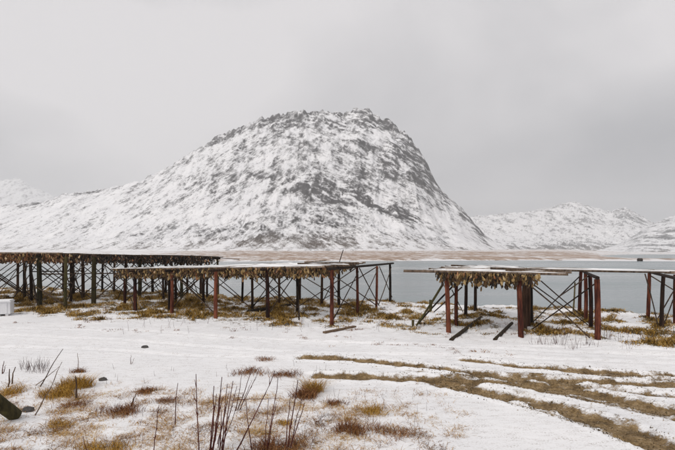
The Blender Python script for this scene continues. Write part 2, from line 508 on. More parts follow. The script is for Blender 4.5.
# ------------------------------------------------------------------ sea
sx = np.array([-5600, -1500, -400, 400, 1500, 5600.0]); sy = np.array([18, 60, 200, 600, 2000, 7200.0])
SX, SY = np.meshgrid(sx, sy)
k = np.arange(36).reshape(6, 6)
structure(obj('sea', mesh_np('sea', np.stack([SX.ravel(), SY.ravel(), np.full(36, SEA)], 1),
          np.stack([k[:-1, :-1], k[:-1, 1:], k[1:, 1:], k[1:, :-1]], -1).reshape(-1, 4)), M['water']), 'calm grey water of the fjord')

# ------------------------------------------------------------------ far shore
px = np.linspace(-330, 1000, 760)
tt = np.linspace(0, 1, 150) ** 1.6
PX, TT = np.meshgrid(px, tt)
front = F * (CAM_H - SEA) / (np.interp(px, [-330, 0, 230, 420, 520, 600, 675, 1000], [262.5, 262.5, 262.0, 261.3, 260.6, 261.2, 261.6, 262.0]) - HY)
DD = front[None, :] * (1 + 0.06 * fbm(px[None, :] * 0.02, px[None, :] * 0, 61, 3)) + TT * 1300
SXx = (PX - CX) / F * DD
inland = DD - front[None, :]
zs = SEA - 0.5 + 1.3 * sstep(0, 26, inland) + 0.0105 * inland
zs = zs + (0.7 * fbm(SXx * 0.02, DD * 0.012, 62, 4)) * sstep(5, 60, inland) + 0.25 * fbm(SXx * 0.1, DD * 0.05, 63, 3) * sstep(3, 30, inland)
tip = sstep(555, 640, PX)                                        # the spit narrows to the right
zs = zs - tip * 9.0 * sstep(30, 240, inland - 160 * (1 - tip))
snw = -0.03 + 0.22 * sstep(24, 4, inland) + 0.12 * sstep(350, 800, inland) + 0.05 * tip + 0.16 * sstep(240, 120, PX)
k = np.arange(PX.size).reshape(PX.shape)
structure(obj('far_shore', mesh_np('far_shore', np.stack([SXx.ravel(), DD.ravel(), zs.ravel()], 1),
          np.stack([k[:-1, :-1], k[:-1, 1:], k[1:, 1:], k[1:, :-1]], -1).reshape(-1, 4), True, {'snow': snw}), M['shore']),
          'low brown shore dusted with snow across the water')

# ------------------------------------------------------------------ mountains
def mountain(name, label, ridge, foot, back, pxr, ncol, nrow, mat, prof, amp, seed, blobs=(), base_rock=0.3, z0=0.0, crag=1.0, brush=0.0):
    px = np.linspace(pxr[0], pxr[1], ncol)
    s = np.linspace(0, 1.35, nrow)
    PX, S = np.meshgrid(px, s)
    ry = np.interp(px, [p[0] for p in ridge], [p[1] for p in ridge])
    fo = np.interp(px, [p[0] for p in foot], [p[1] for p in foot])
    D = fo[None, :] + (back - fo[None, :]) * S
    X = (PX - CX) / F * D
    zr = np.maximum((HY - ry) / F * back + CAM_H - z0, 1.0)
    g = np.interp(S, [p[0] for p in prof], [p[1] for p in prof])
    # mild low-frequency warping of the slope profile
    g = np.clip(g + 0.07 * fbm(X * 0.004, D * 0.004, seed, 3) * np.sin(np.pi * np.clip(S, 0, 1)), -0.1, 1.2)
    Z = zr[None, :] * g
    env = np.clip(zr / zr.max(), 0.12, 1)[None, :] * sstep(0.0, 0.18, S)
    wx = X + 40 * fbm(X * 0.006, D * 0.006, seed + 3, 2)
    Z = Z + env * amp * 1.00 * fbm(wx * 0.0055, D * 0.0035, seed + 5, 4, 0.5, True)
    Z = Z + env * amp * 0.80 * fbm(wx * 0.019, D * 0.008, seed + 8, 4, 0.55, True)
    Z = Z + env * amp * 0.24 * fbm(X * 0.06, D * 0.035, seed + 11, 3, 0.55, True)
    # ledges: the slope goes down in uneven steps where the rock is bare
    app = HY - F * (Z + z0 - CAM_H) / D
    bl = np.zeros_like(Z)
    for (bx, by, rx, ry_, w, rot) in blobs:
        c_, s_ = math.cos(rot), math.sin(rot)
        dx, dy = PX - bx, app - by
        u = (dx * c_ + dy * s_) / rx; v = (-dx * s_ + dy * c_) / ry_
        bl += w * np.exp(-(u * u + v * v))
    # strata: uneven ledges dipping to the right, broken up by noise
    q = Z + 0.30 * X + 46 * fbm(X * 0.008, D * 0.008, seed + 20, 4)
    q1 = perlin(q / 34.0, X * 0.012 + D * 0.01, seed + 21)
    q2 = perlin(q / 13.0, X * 0.03 + D * 0.02, seed + 22)
    Z = Z + (7.0 * q1 + 3.4 * q2) * np.clip(bl * 1.1 + 0.30, 0, 1.1) * env
    # crags along the crest
    cg = fbm(X * 0.022, D * 0.016, seed + 25, 4, 0.6)
    Z = Z + crag * 15 * sstep(0.78, 0.98, S) * env * np.tanh(3.2 * cg)
    # bring the crest line to its real height
    e = (Z + z0 - CAM_H) / D
    emax = np.max(np.where(S <= 1.15, e, -1), axis=0)
    want = (HY - ry) / F
    ratio = np.clip(want / np.maximum(emax, 1e-4), 0.4, 2.0)
    kk = 9
    ratio = np.convolve(np.pad(ratio, kk, mode='edge'), np.ones(2 * kk + 1) / (2 * kk + 1), 'valid')
    Z = (Z + z0) * ratio[None, :]
    # slope -> bare rock
    dZs = np.gradient(Z, axis=0) / np.maximum(np.gradient(D, axis=0), 1e-3)
    dZx = np.gradient(Z, axis=1) / np.maximum(np.abs(np.gradient(X, axis=1)), 1e-3)
    steep = np.sqrt(dZs ** 2 + dZx ** 2)
    # bare rock follows the strata: they dip to the right on the right flank and to the left on the left one
    wl_ = sstep(back * 0.02, -back * 0.16, X)
    X2, Z2 = X + 25 * fbm(X * 0.01, Z * 0.01, seed + 40, 3), Z + 18 * fbm(X * 0.012, Z * 0.012, seed + 41, 3)
    sR = fbm((X2 * 0.90 - Z2 * 0.42) * 0.011, (X2 * 0.42 + Z2 * 0.90) * 0.052, seed + 31, 5, 0.62)
    sL = fbm((X2 * 0.80 + Z2 * 0.60) * 0.011, (-X2 * 0.60 + Z2 * 0.80) * 0.052, seed + 32, 5, 0.62)
    strata = sR * (1 - wl_) + sL * wl_
    gul = fbm(X2 * 0.028 + 0.3 * strata, D * 0.004, seed + 36, 3, 0.5, True)
    rock = base_rock + 0.22 * (np.clip(steep, 0, 3.0) - 0.85) + 0.46 * bl + 0.24 * fbm(X * 0.012, Z * 0.016, seed + 30, 4) + 0.50 * strata
    fine = fbm((X2 * 0.90 - Z2 * 0.42) * 0.03, (X2 * 0.42 + Z2 * 0.90) * 0.13, seed + 37, 4, 0.65)
    rock = rock + np.clip(bl, 0, 1) * (1.25 * strata + 1.0 * fine) + 0.26 * fine
    rock = rock - 0.16 * sstep(0.25, 0.75, gul) * sstep(0.12, 0.3, S)
    rock = rock + crag * 0.16 * sstep(0.84, 0.97, S)
    app = HY - F * (Z - CAM_H) / D
    br = brush * sstep(0.16, 0.05, S) * sstep(0.0, 0.02, S)
    rock = rock + br * (0.12 + 0.25 * fbm(X * 0.02, D * 0.02, seed + 33, 3))
    Z[0] -= 30.0                                               # the foot runs on below the shore
    k = np.arange(PX.size).reshape(PX.shape)
    me = mesh_np(name, np.stack([X.ravel(), D.ravel(), Z.ravel()], 1),
                 np.stack([k[:-1, :-1], k[:-1, 1:], k[1:, 1:], k[1:, :-1]], -1).reshape(-1, 4), True,
                 {'rock': np.clip(rock, 0, 1), 'brush': np.clip(br, 0, 1), 'side': wl_})
    return structure(obj(name, me, mat), label)

main_ridge = [(-260, 232), (-160, 222), (-60, 212), (0, 205), (42, 202), (67, 193), (92, 191), (115, 186.5), (142, 180), (166, 168), (193, 151), (216, 137),
              (235, 128.5), (254, 121), (263, 117.5), (273, 115), (292, 112), (305, 109.5), (310, 112), (316, 111), (329, 110.5), (341, 113.5), (352, 109.5), (360, 107.5),
              (371, 110.5), (380, 116.5), (392, 122), (403, 131), (412, 139), (425, 159), (434.5, 179), (442, 191), (461, 207), (484, 234), (500, 245), (510, 250.5), (540, 252.2)]
blobs = [(318, 186, 34, 11, 0.60, 0.14), (297, 183, 12, 6, 0.25, 0), (328, 200, 20, 14, 0.40, 0.3), (378, 203, 36, 6, 0.85, 0.32), (404, 214, 18, 4, 0.75, 0.3), (360, 190, 16, 10, 0.4, 0.5),
         (300, 215, 24, 9, 0.35, 0.0), (318, 117, 70, 6, 0.45, 0.0), (364, 113, 16, 6, 0.62, 0.25), (284, 128, 11, 6, 0.4, 0.6), (258, 172, 8, 3, 0.5, 0.1),
         (403, 150, 24, 20, 0.42, 0.9), (424, 174, 13, 24, 0.42, -0.4), (447, 200, 9, 4, 0.6, 0.7), (463, 213, 12, 4.5, 0.6, 0.8), (480, 232, 12, 4, 0.55, 0.8),
         (246, 222, 11, 5, 0.35, 0), (262, 236, 22, 9, 0.30, 0), (335, 236, 36, 9, 0.34, 0), (345, 150, 40, 20, 0.10, 0.4), (225, 190, 16, 6, 0.14, -0.6),
         (430, 240, 40, 5, 0.2, 0), (150, 235, 40, 8, 0.16, 0), (205, 228, 22, 8, 0.16, 0), (380, 165, 25, 16, 0.12, 0.7),
         (395, 226, 22, 5, -0.35, 0.1), (440, 222, 14, 7, -0.35, 0.5), (338, 175, 5, 20, -0.3, -0.45), (245, 198, 24, 7, -0.25, -0.7), (282, 150, 20, 8, -0.15, -0.4)]
mountain('mountain', 'big domed snowy mountain with dark rock bands across the water', main_ridge,
         [(-260, 1250), (0, 1150), (150, 1040), (300, 980), (400, 1010), (460, 1120), (510, 1400), (540, 1500)], 1650, (-260, 530), 900, 340, M['mountain'],
         [(0, 0), (0.06, 0.012), (0.20, 0.085), (0.38, 0.235), (0.52, 0.42), (0.66, 0.64), (0.80, 0.82), (0.92, 0.95), (1, 1.0), (1.1, 0.97), (1.35, 0.7)],
         22, 100, blobs, base_rock=0.415, z0=9.0, brush=1.0)
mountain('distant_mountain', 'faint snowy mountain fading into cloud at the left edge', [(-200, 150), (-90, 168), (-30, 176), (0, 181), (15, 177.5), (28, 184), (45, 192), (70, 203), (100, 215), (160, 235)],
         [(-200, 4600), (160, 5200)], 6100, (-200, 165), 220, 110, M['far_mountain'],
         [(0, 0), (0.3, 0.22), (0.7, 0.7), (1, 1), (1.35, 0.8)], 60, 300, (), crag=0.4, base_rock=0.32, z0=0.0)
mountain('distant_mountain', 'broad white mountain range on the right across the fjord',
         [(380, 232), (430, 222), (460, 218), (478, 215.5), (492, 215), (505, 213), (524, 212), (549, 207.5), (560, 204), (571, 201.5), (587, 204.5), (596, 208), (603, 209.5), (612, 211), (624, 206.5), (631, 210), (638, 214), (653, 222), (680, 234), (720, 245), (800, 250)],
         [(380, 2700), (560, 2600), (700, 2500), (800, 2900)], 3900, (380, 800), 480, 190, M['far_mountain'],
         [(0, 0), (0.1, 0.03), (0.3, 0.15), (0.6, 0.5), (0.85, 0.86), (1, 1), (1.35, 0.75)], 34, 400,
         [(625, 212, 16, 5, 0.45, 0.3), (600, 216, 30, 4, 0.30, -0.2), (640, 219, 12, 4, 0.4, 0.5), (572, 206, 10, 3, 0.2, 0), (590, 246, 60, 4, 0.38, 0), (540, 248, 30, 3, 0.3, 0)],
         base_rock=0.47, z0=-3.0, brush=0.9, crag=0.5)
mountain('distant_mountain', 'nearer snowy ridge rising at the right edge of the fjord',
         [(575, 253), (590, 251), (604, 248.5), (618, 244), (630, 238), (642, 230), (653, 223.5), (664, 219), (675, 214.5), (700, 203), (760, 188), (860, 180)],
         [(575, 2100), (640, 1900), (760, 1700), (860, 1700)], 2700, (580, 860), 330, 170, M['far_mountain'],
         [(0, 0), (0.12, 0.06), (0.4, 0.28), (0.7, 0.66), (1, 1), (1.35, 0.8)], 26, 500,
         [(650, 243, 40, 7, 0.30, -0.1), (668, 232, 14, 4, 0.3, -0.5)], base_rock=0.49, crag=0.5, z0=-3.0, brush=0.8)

# ------------------------------------------------------------------ fish
def fish_geom(L, W, seed):
    r = random.Random(seed)
    prof = [(0.0, 0.42, 0.14), (0.10, 0.34, 0.22), (0.28, 0.62, 0.36), (0.52, 0.95, 0.50), (0.78, 0.92, 0.52), (1.0, 0.40, 0.28)]
    V, Fc = [], []
    bend = r.uniform(-0.06, 0.06); twist = r.uniform(-0.7, 0.7)
    n = 6
    for i, (t_, w, th) in enumerate(prof):
        a0 = twist * t_
        for k in range(n):
            a = 2 * math.pi * k / n
            x = math.cos(a) * W * 0.5 * w * r.uniform(0.7, 1.3)
            y = math.sin(a) * W * 0.5 * th * r.uniform(0.85, 1.15)
            V.append((x * math.cos(a0) - y * math.sin(a0) + bend * t_ * t_, x * math.sin(a0) + y * math.cos(a0), -t_ * L))
    for i in range(len(prof) - 1):
        for k in range(n):
            k2 = (k + 1) % n
            A, B, C, D = i * n + k, i * n + k2, (i + 1) * n + k2, (i + 1) * n + k
            Fc += [(A, D, C), (A, C, B)]
    b = (len(prof) - 1) * n
    for k in range(1, n - 1):
        Fc.append((b, b + k + 1, b + k))
    return np.array(V), np.array(Fc)

FISH = [fish_geom(1.0, 0.56, s) for s in range(8)]                 # unit length
FISH_ME = {}
def fish_me(i, kind):
    if (i, kind) not in FISH_ME:
        me = mesh_np('dried_fish', *FISH[i]); me.materials.append(M['fish_' + kind]); FISH_ME[(i, kind)] = me
    return FISH_ME[(i, kind)]
mass = {'gold': [], 'dark': [], 'rust': []}

# ------------------------------------------------------------------ racks
def pole_piece(root, loc, p0, p1, r, snow=True, mat='pole'):
    o = local(obj('pole', log_mesh('pole', p0, p1, r * 1.1, r * 0.85, 7, 6, 0.018), M[mat], root), loc)
    if snow:
        n = 9
        a, b = np.asarray(p0), np.asarray(p1)
        u = (b - a) / np.linalg.norm(b - a)
        w = np.array([-u[1], u[0], 0.0])
        V = []
        for i in range(n):
            t_ = 0.01 + 0.98 * i / (n - 1)
            c = a + (b - a) * t_ + np.array([0, 0, r * 0.62])
            hw = random.uniform(0.04, 0.13) * (0.5 if i in (0, n - 1) else 1)
            h = random.uniform(0.012, 0.06) * (0.4 if i in (0, n - 1) else 1)
            for (s_, hh) in ((-1, 0.0), (-0.75, 0.75), (0, 1.0), (0.75, 0.75), (1, 0.0), (0, -0.1)):
                V.append(c + w * hw * s_ + np.array([0, 0, h * hh]))
        Fq = []
        for i in range(n - 1):
            for k_ in range(6):
                k2 = (k_ + 1) % 6
                Fq.append((i * 6 + k_, i * 6 + k2, (i + 1) * 6 + k2, (i + 1) * 6 + k_))
        obj('snow_cap', mesh_np('snow_cap', V, Fq, True), M['snow'], o)
    return o

def name_label_kind(l): return 'r' if 'at right' in l else ('f' if 'far left' in l else 'm')

class Rack:
    def __init__(s, name_label, group, O, u, v, zt, loc):
        s.root = empty('drying_rack', loc); tag(s.root, name_label, 'drying rack', group)
        s.loc = loc; s.O = np.array(O, float)
        s.u = np.array(u, float) / np.linalg.norm(u); s.v = np.array(v, float) / np.linalg.norm(v)
        s.zt = zt; s.posts = []; s.nsingle = {'m': 125, 'f': 100, 'r': 75}[name_label_kind(name_label)]
    def uv(s, P):
        d = np.asarray(P) - s.O
        m = np.array([[s.u[0], s.v[0]], [s.u[1], s.v[1]]])
        return np.linalg.solve(m, d)
    def P(s, a, b):
        return s.O + s.u * a + s.v * b
    def top(s, P):
        return s.zt(s.uv(P)[0])
    def post(s, xy, r, mat, top=None, lean=(0, 0)):
        z0 = gz(xy[0], xy[1]) - 0.25
        z1 = s.top(xy) if top is None else top
        o = obj('post', log_mesh('post', (xy[0] - lean[0], xy[1] - lean[1], z0), (xy[0], xy[1], z1), r * 1.08, r * 0.92, 9, 6, 0.010, 0.10), M[mat], s.root)
        local(o, s.loc); s.posts.append(xy)
        return o
    def beam(s, A, B, r=0.075, ext=(0.4, 0.5), dz=0.06, mat='post_dark', snow=False):
        A = np.asarray(A); B = np.asarray(B); d = (B - A) / np.linalg.norm(B - A)
        a, b = A - d * ext[0], B + d * ext[1]
        return local(obj('beam', log_mesh('beam', (*a, s.top(A) + dz), (*b, s.top(B) + dz), r, r * 0.85, 8, 5, 0.008), M[mat], s.root), s.loc)
    def brace(s, A, za, B, zb, r=0.035, mat='brace'):
        if za is None: za = s.top(A) - 0.1
        if zb is None: zb = s.top(B) - 0.1
        if za == 'g': za = gz(*A) + 0.25
        if zb == 'g': zb = gz(*B) + 0.25
        return local(obj('brace', log_mesh('brace', (A[0], A[1], za), (B[0], B[1], zb), r, r * 0.8, 6, 4, 0.012), M[mat], s.root), s.loc)
    def xbrace(s, A, B, r=0.033, both=True, off=0.09):
        A = np.asarray(A, float); B = np.asarray(B, float)
        d = (B - A) / np.linalg.norm(B - A); nrm = np.array([d[1], -d[0]]) * off
        if nrm[1] > 0: nrm = -nrm
        j = lambda: random.uniform(-0.12, 0.12)
        s.brace(A + nrm, gz(*A) + 0.25 + abs(j()), B + nrm, s.top(B) - 0.12 + j(), r)
        if both:
            s.brace(A + nrm * 1.7, s.top(A) - 0.12 + j(), B + nrm * 1.7, gz(*B) + 0.25 + abs(j()), r)
    def row(s, bpos, a0, a1, seglen, r=0.045, snow=True, jit=0.5):
        """one line of poles along u at depth bpos, in overlapping lengths"""
        a = a0
        while a < a1 - 0.8:
            e = min(a + seglen * random.uniform(0.85, 1.15), a1)
            if a1 - e < 1.2: e = a1
            p0, p1 = s.P(a - 0.12, bpos + random.uniform(-0.04, 0.04)), s.P(e + 0.12, bpos + random.uniform(-0.04, 0.04))
            dz = 0.17 + random.uniform(-0.02, 0.035)
            pole_piece(s.root, s.loc, (*p0, s.zt(a) + dz), (*p1, s.zt(e) + dz), r * random.uniform(0.85, 1.2), snow and random.random() > 0.2)
            a = e
    def fish(s, bpos, a0, a1, dens, Lr, kindf, single=None):
        """fish along a pole line; single = (label function, group) builds them one by one"""
        a = a0
        while a < a1:
            full = random.uniform(*Lr)
            if random.random() < 0.05: a += 1.0 / dens
            hang = 0.0
            while hang < full - 0.10:
                kind = kindf(a)
                L = random.uniform(0.12, 0.24)
                sd = random.choice((-1, 1))
                p = s.P(a + random.uniform(-0.04, 0.04), bpos + sd * 0.06 + random.uniform(-0.03, 0.03))
                z = s.zt(a) + 0.20 - hang + random.uniform(-0.04, 0.02)
                rz = random.uniform(0, 2 * math.pi); i = random.randrange(8)
                W = random.uniform(0.8, 1.25)
                tl = random.gauss(0, 0.24), random.gauss(0, 0.24)
                if single and s.nsingle > 0 and random.random() < (0.30 if 'at right' not in s.root['label'] else 0.5):
                    s.nsingle -= 1
                    o = obj('dried_fish', fish_me(i, kind))
                    o.location = (p[0], p[1], z); o.rotation_euler = (tl[0], tl[1], rz); o.scale = (L * W, L * W, L)
                    tag(o, single[0](a), 'dried fish', single[1])
                else:
                    Vf = FISH[i][0] * np.array([L * W, L * W, L])
                    c_, s_ = math.cos(rz), math.sin(rz)
                    Vr = np.stack([Vf[:, 0] * c_ - Vf[:, 1] * s_ + tl[0] * Vf[:, 2], Vf[:, 0] * s_ + Vf[:, 1] * c_ + tl[1] * Vf[:, 2], Vf[:, 2]], 1)
                    mass[kind].append((Vr + np.array([p[0], p[1], z]), FISH[i][1]))
                hang += L * random.uniform(0.55, 0.8)
            a += random.uniform(0.6, 1.4) / dens

RG = 'timber fish drying racks along the shore'
# --- middle-left rack, running obliquely away from the nearest red post
B = Rack('long timber drying rack on red posts, snow on top, golden dried fish hanging below', RG,
         G(332, 325), (-0.907, 0.42), (0.39, 0.92), lambda a: 2.72 - 0.026 * np.clip(a, -2, 18), (*G(332, 325), 0))
Bs = [[(332, 325), (357, 315), (377, 310), (390, 302.5)], [(267, 320), (297, 313), (322, 305.5), (339, 303)],
      [(216, 319), (252, 311), (279, 304.5), (300.5, 302)], [(172, 313), (204, 304.5), (243, 302)], [(135, 310), (175, 303.5), (207.5, 299.5)], [(124.6, 305), (163, 299.5)]]
Bp = [[G(*q) for q in st] for st in Bs]
for i, st in enumerate(Bp):
    for j, p in enumerate(st):
        red = (j == 0) or i == 0
        B.post(p, random.uniform(0.085, 0.105) * (1.05 if j == 0 else 0.9), 'post_red' if red and not (i == 0 and j == 3) else 'post_dark', lean=(random.uniform(-.06, .06), random.uniform(-.06, .06)))
    B.beam(st[0], st[-1], ext=(0.5, 0.9), mat='post_dark' if i else 'brace')
B.post(G(169, 311), 0.08, 'post_dark')
B.post(G(339, 307), 0.09, 'post_dark')
for st in Bp[0:1]:
    B.xbrace(st[0], st[1], both=False); B.xbrace(st[1], st[2]); B.xbrace(st[2], st[3])
for i in range(1, 6):
    for j in range(len(Bp[i]) - 1):
        if (i + j) % 2: B.xbrace(Bp[i][j], Bp[i][j + 1])
for j in range(3):
    for i in range(0, 5):
        if j < len(Bp[i]) and j < len(Bp[i + 1]):
            if j == 0 and i in (0, 1, 3): continue
            B.xbrace(Bp[i][j], Bp[i + 1][j], both=(j != 0 and (i + j) % 3 != 0))
B.brace(G(299, 322), 0.12, Bp[1][1], 1.6, 0.04)                      # fallen brace by the near red posts
def bend(b): return -0.35 + 0.24 * b + random.uniform(-0.35, 0.35)
bkind = lambda a: 'gold' if random.random() < 0.82 else 'rust'
nB = 0
def blab(a):
    k_ = int(np.clip(a / 3.4, 0, 4))
    return ['dried fish in front row of middle rack, between its two nearest red posts',
            'dried fish in front row of middle rack, between second and third nearest posts',
            'dried fish in front row of middle rack, between third and fourth nearest posts',
            'dried fish in front row of middle rack, between fourth and fifth nearest posts',
            'dried fish in front row of middle rack, left of its leftmost front post'][k_]
b = 0.0; ri = 0
while b < 10.6:
    lo = max(bend(b), -0.4) if b > 0.2 else 0.55
    hi = (15.9 + random.uniform(-0.5, 0.4)) if b < 5.5 else (11.0 if b < 8 else 9.0)
    B.row(b, lo, hi, 5.6)
    fl = lo + 0.5 + (0.2 if ri else 0.3)
    if ri == 0:
        B.fish(b, fl, hi - 0.2, 8.5, (0.36, 0.66), bkind, (blab, 'dried fish along the front of the middle rack'))
    else:
        B.fish(b, fl, hi - 0.2, 7.0 if b < 2.5 else 2.6, (0.38, 0.68) if b < 4 else (0.36, 0.52), bkind)
    b += 0.40; ri += 1
p0, p1 = B.P(2.2, 6.0), B.P(2.0, 6.3)
B.brace(p0, 2.75, p1, 3.75, 0.035, 'brace')                           # stick standing up out of the deck
p0, p1 = B.P(6.5, 9.5), B.P(4.6, 9.3); pole_piece(B.root, B.loc, (*p0, 2.86), (*p1, 3.0), 0.05, False)
p0, p1 = B.P(-0.9, 1.4), B.P(2.6, 1.2); pole_piece(B.root, B.loc, (*p0, 3.03), (*p1, 2.97), 0.05, False)
p0, p1 = B.P(-0.7, 0.6), B.P(1.6, 0.5); pole_piece(B.root, B.loc, (*p0, 2.94), (*p1, 2.95), 0.045, True)

# --- far-left rack
A0 = np.array([-19.6, 29.5])
A = Rack('tall dark timber drying rack at far left, fringed with rusty and black dried fish', RG,
         A0, (0.75, 0.66), (-0.66, 0.75), lambda a: 3.36 - 0.028 * np.clip(a, 0, 14), (*A0, 0))
Ap = {}
for i in range(-1, 5):
    for j in range(0, 4):
        p = A.P(3.2 * i, 3.4 * j) + rng.uniform(-0.12, 0.12, 2)
        if j == 0 and i == 0: p = G(39, 307)
        if j == 0 and i == 1: p = G(94, 304)
        Ap[(i, j)] = p
        A.post(p, (0.15 if j == 0 and i in (0, 1) else random.uniform(0.085, 0.12)), 'post_olive' if j == 0 else 'post_dark', lean=(random.uniform(-.08, .08), 0))
    A.beam(Ap[(i, 0)], Ap[(i, 3)], r=0.085)
A.post(G(66, 308), 0.10, 'post_moss', top=3.30, lean=(0.05, 0))
A.post(G(71, 302), 0.09, 'post_dark')
for i in range(-1, 4):
    for j in range(0, 4):
        A.xbrace(Ap[(i, j)], Ap[(i + 1, j)], 0.04, both=True)
        if j in (0, 2): A.xbrace((Ap[(i, j)] + Ap[(i + 1, j)]) / 2, Ap[(i + 1, j)] + rng.uniform(-.5, .5, 2), 0.03, both=(i % 2 == 0))
for i in range(-1, 5):
    for j in range(0, 3):
        if (i * 2 + j) % 3 != 2: A.xbrace(Ap[(i, j)], Ap[(i, j + 1)], 0.038, both=(i + j) % 2 == 1)
for (q0, q1, zz) in ((Ap[(0, 0)], Ap[(1, 0)], 2.15), (Ap[(1, 0)], Ap[(2, 0)], 2.1), (Ap[(0, 1)], Ap[(1, 1)], 2.2)):
    A.brace(q0, zz, q1, zz - 0.02, 0.05)
A.brace(G(66, 308) + np.array([0, -.1]), 0.2, Ap[(0, 0)] + np.array([0, -.16]), 1.3, 0.045)
A.brace(G(30, 296), 1.9, Ap[(0, 0)] + np.array([0, -.17]), 0.25, 0.05)
def akind(a):
    f = (a - 1.0) / 3.0 + random.uniform(-0.5, 0.5)
    return ('rust' if random.random() < 0.7 else 'gold') if f < 0.35 else ('dark' if random.random() < 0.85 else 'rust')
def alab(a):
    if a < 0: return 'dried fish in front row of far-left rack, left of its first thick post'
    if a < 3.2: return 'dried fish in front row of far-left rack, between the two thick olive posts'
    if a < 8: return 'dark dried fish in front row of far-left rack, just right of the second thick post'
    return 'dark dried fish towards the right-hand end of the far-left rack front row'
b = -0.1; ri = 0
while b < 10.3:
    hi = 13.4 + random.uniform(-0.9, 0.3) - (0.25 * b if b < 4 else 1.0)
    A.row(b, -5.5, hi, 6.2, snow=ri > 0)
    if ri == 0: A.fish(b, -3.4, hi - 0.3, 7.5, (0.44, 0.72), akind, (alab, 'dried fish along the front of the far-left rack'))
    else: A.fish(b, -5.3, hi - 0.3, 6.5 if b < 2.5 else 2.4, (0.42, 0.72), akind)
    b += 0.40; ri += 1
p = A.P(-3.2, 8); A.brace(p, 3.4, p + np.array([0.05, 0]), 4.45, 0.035)   # stick above the deck
p0, p1 = A.P(10.5, 0.4), A.P(14.6, -0.2); A.brace(p0, A.zt(10.5) + 0.26, p1, 2.95, 0.03)

# --- right rack
C = Rack('timber drying rack on red posts at right, snowy top, short curtain of dried fish', RG,
         G(446.5, 333), (0.93, -0.37), (0.41, 0.91), lambda a: 2.55 - 0.008 * np.clip(a, 0, 12), (*G(446.5, 333), 0))
Cs = [[(446.5, 333), (456.5, 325), (466, 318), (475.5, 312)], [(519, 337.5), (525, 330.5), (530, 325), (527, 316)],
      [(597, 341), (590, 327), (585.5, 319.5), (581, 315)], [(683, 346), (663.5, 328), (649.5, 319.5), (641, 313.5)]]
Cp = [[G(*q) for q in st] for st in Cs]
Cp[1][3] = C.P(3.0, 6.4)
for i, st in enumerate(Cp):
    for j, p in enumerate(st):
        if i == 3 and j == 3: continue
        if i == 1 and j == 3: continue
        red = 'post_red' if (j == 0 or i == 2 or (i == 0 and j == 1) or (i == 3 and j == 2)) else 'post_dark'
        r = 0.105 if j == 0 else 0.088
        if i == 1: r = 0.12 if j else 0.11
        if i == 2: r = 0.115 if j == 0 else 0.095
        C.post(p, r, red, lean=(0.10 if (i, j) == (3, 2) or (i, j) == (3, 1) else (-0.10 if (i, j) in ((1, 0), (0, 0)) else random.uniform(-.05, .05)), random.uniform(-.05, .05)))
    C.beam(st[0], st[2] if i in (1, 3) else st[3], ext=(0.25, 0.8), mat='post_dark')
C.post(G(528, 327.5), 0.10, 'post_dark')
C.post(np.array([16.75, 22.3]), 0.10, 'post_red', top=2.48)
C.post(G(575, 311), 0.045, 'post_moss', top=1.75, lean=(0.12, 0))
# bracing between the fish curtain and the group of four red posts, and at the right edge
E = lambda px_, py_, ref: (np.array([(px_ - CX) / F * ref, ref]), CAM_H - (py_ - HY) / F * ref)
def cbr(a, da, b_, db, r=0.032, mat='brace'):
    (q0, z0), (q1, z1) = E(*a, da), E(*b_, db)
    C.brace(q0, z0, q1, z1, r, mat)
cbr((532, 287), 20.3, (590, 338), 18.4); cbr((541, 281), 23.5, (587, 320), 24.0); cbr((534, 285), 21.8, (588, 325), 21.5)
cbr((580, 276), 24.6, (533, 322), 21.6); cbr((596, 283), 18.5, (531, 330), 20.2); cbr((590, 275), 21.7, (560, 296), 20.6)
cbr((645, 274), 24.2, (658, 326), 21.3); cbr((651, 276), 24.0, (680, 294), 22.6); cbr((673, 300), 22.2, (663, 326), 21.5); cbr((678, 283), 22.2, (658, 318), 22.4)
# leaning props at the left end
cbr((443, 284), 20.6, (416.5, 325.5), 21.9, 0.055, 'post_moss'); cbr((453, 286), 22.2, (417, 325), 22.1, 0.045, 'post_dark')
cbr((462, 287), 24.3, (434, 312), 25.5, 0.04, 'brace'); cbr((452, 290), 22.4, (463, 312), 26.0, 0.03, 'brace')
cbr((431, 300), 21.6, (430.5, 311), 21.6, 0.09, 'post_moss')
ckind = lambda a: 'gold' if random.random() < 0.9 else 'rust'
clab = lambda a: ('golden dried fish in front row of right-hand rack, left half of the short curtain' if a < 1.6 else 'golden dried fish in front row of right-hand rack, right half of the short curtain') if a < 3.0 else 'golden dried fish in front row of right-hand rack, right of the thick post'
b = -0.25; ri = 0
while b < 8.2:
    lo = (-1.75 if ri == 0 else -1.0 + 0.05 * b + random.uniform(-0.7, 0.7)); hi = 4.55 - 0.24 * b + random.uniform(-0.35, 0.35)
    if hi - lo > 1.5: C.row(b, lo, hi, 7.5, r=0.05, snow=True)
    if b < 6.0:
        f0, f1 = (-0.35, 3.75) if ri == 0 else (-0.45 + 0.05 * b, 3.7 - 0.25 * b)
        if ri == 0:
            C.fish(b, f0, f1, 13.0, (0.24, 0.60), ckind, (clab, 'dried fish along the front of the right-hand rack'))
        else:
            C.fish(b, f0, f1, 10.0 if b < 3 else 5.0, (0.26, 0.74) if b < 1.5 else (0.34, 0.60), ckind)
    b += 0.36; ri += 1
for bb, hi in ((5.0, 13.5), (5.5, 13.8), (6.0, 13.2), (6.5, 13.6)):
    C.row(bb, 2.6 + random.uniform(0, 1.2), hi, 5.5, r=0.05)
p0, p1 = C.P(-1.0, 6.8), C.P(0.5, 6.7); pole_piece(C.root, C.loc, (*p0, 2.80), (*p1, 2.78), 0.06, False)
p0, p1 = C.P(2.4, 0.9), C.P(5.0, 0.7); pole_piece(C.root, C.loc, (*p0, 2.76), (*p1, 2.74), 0.05, False)
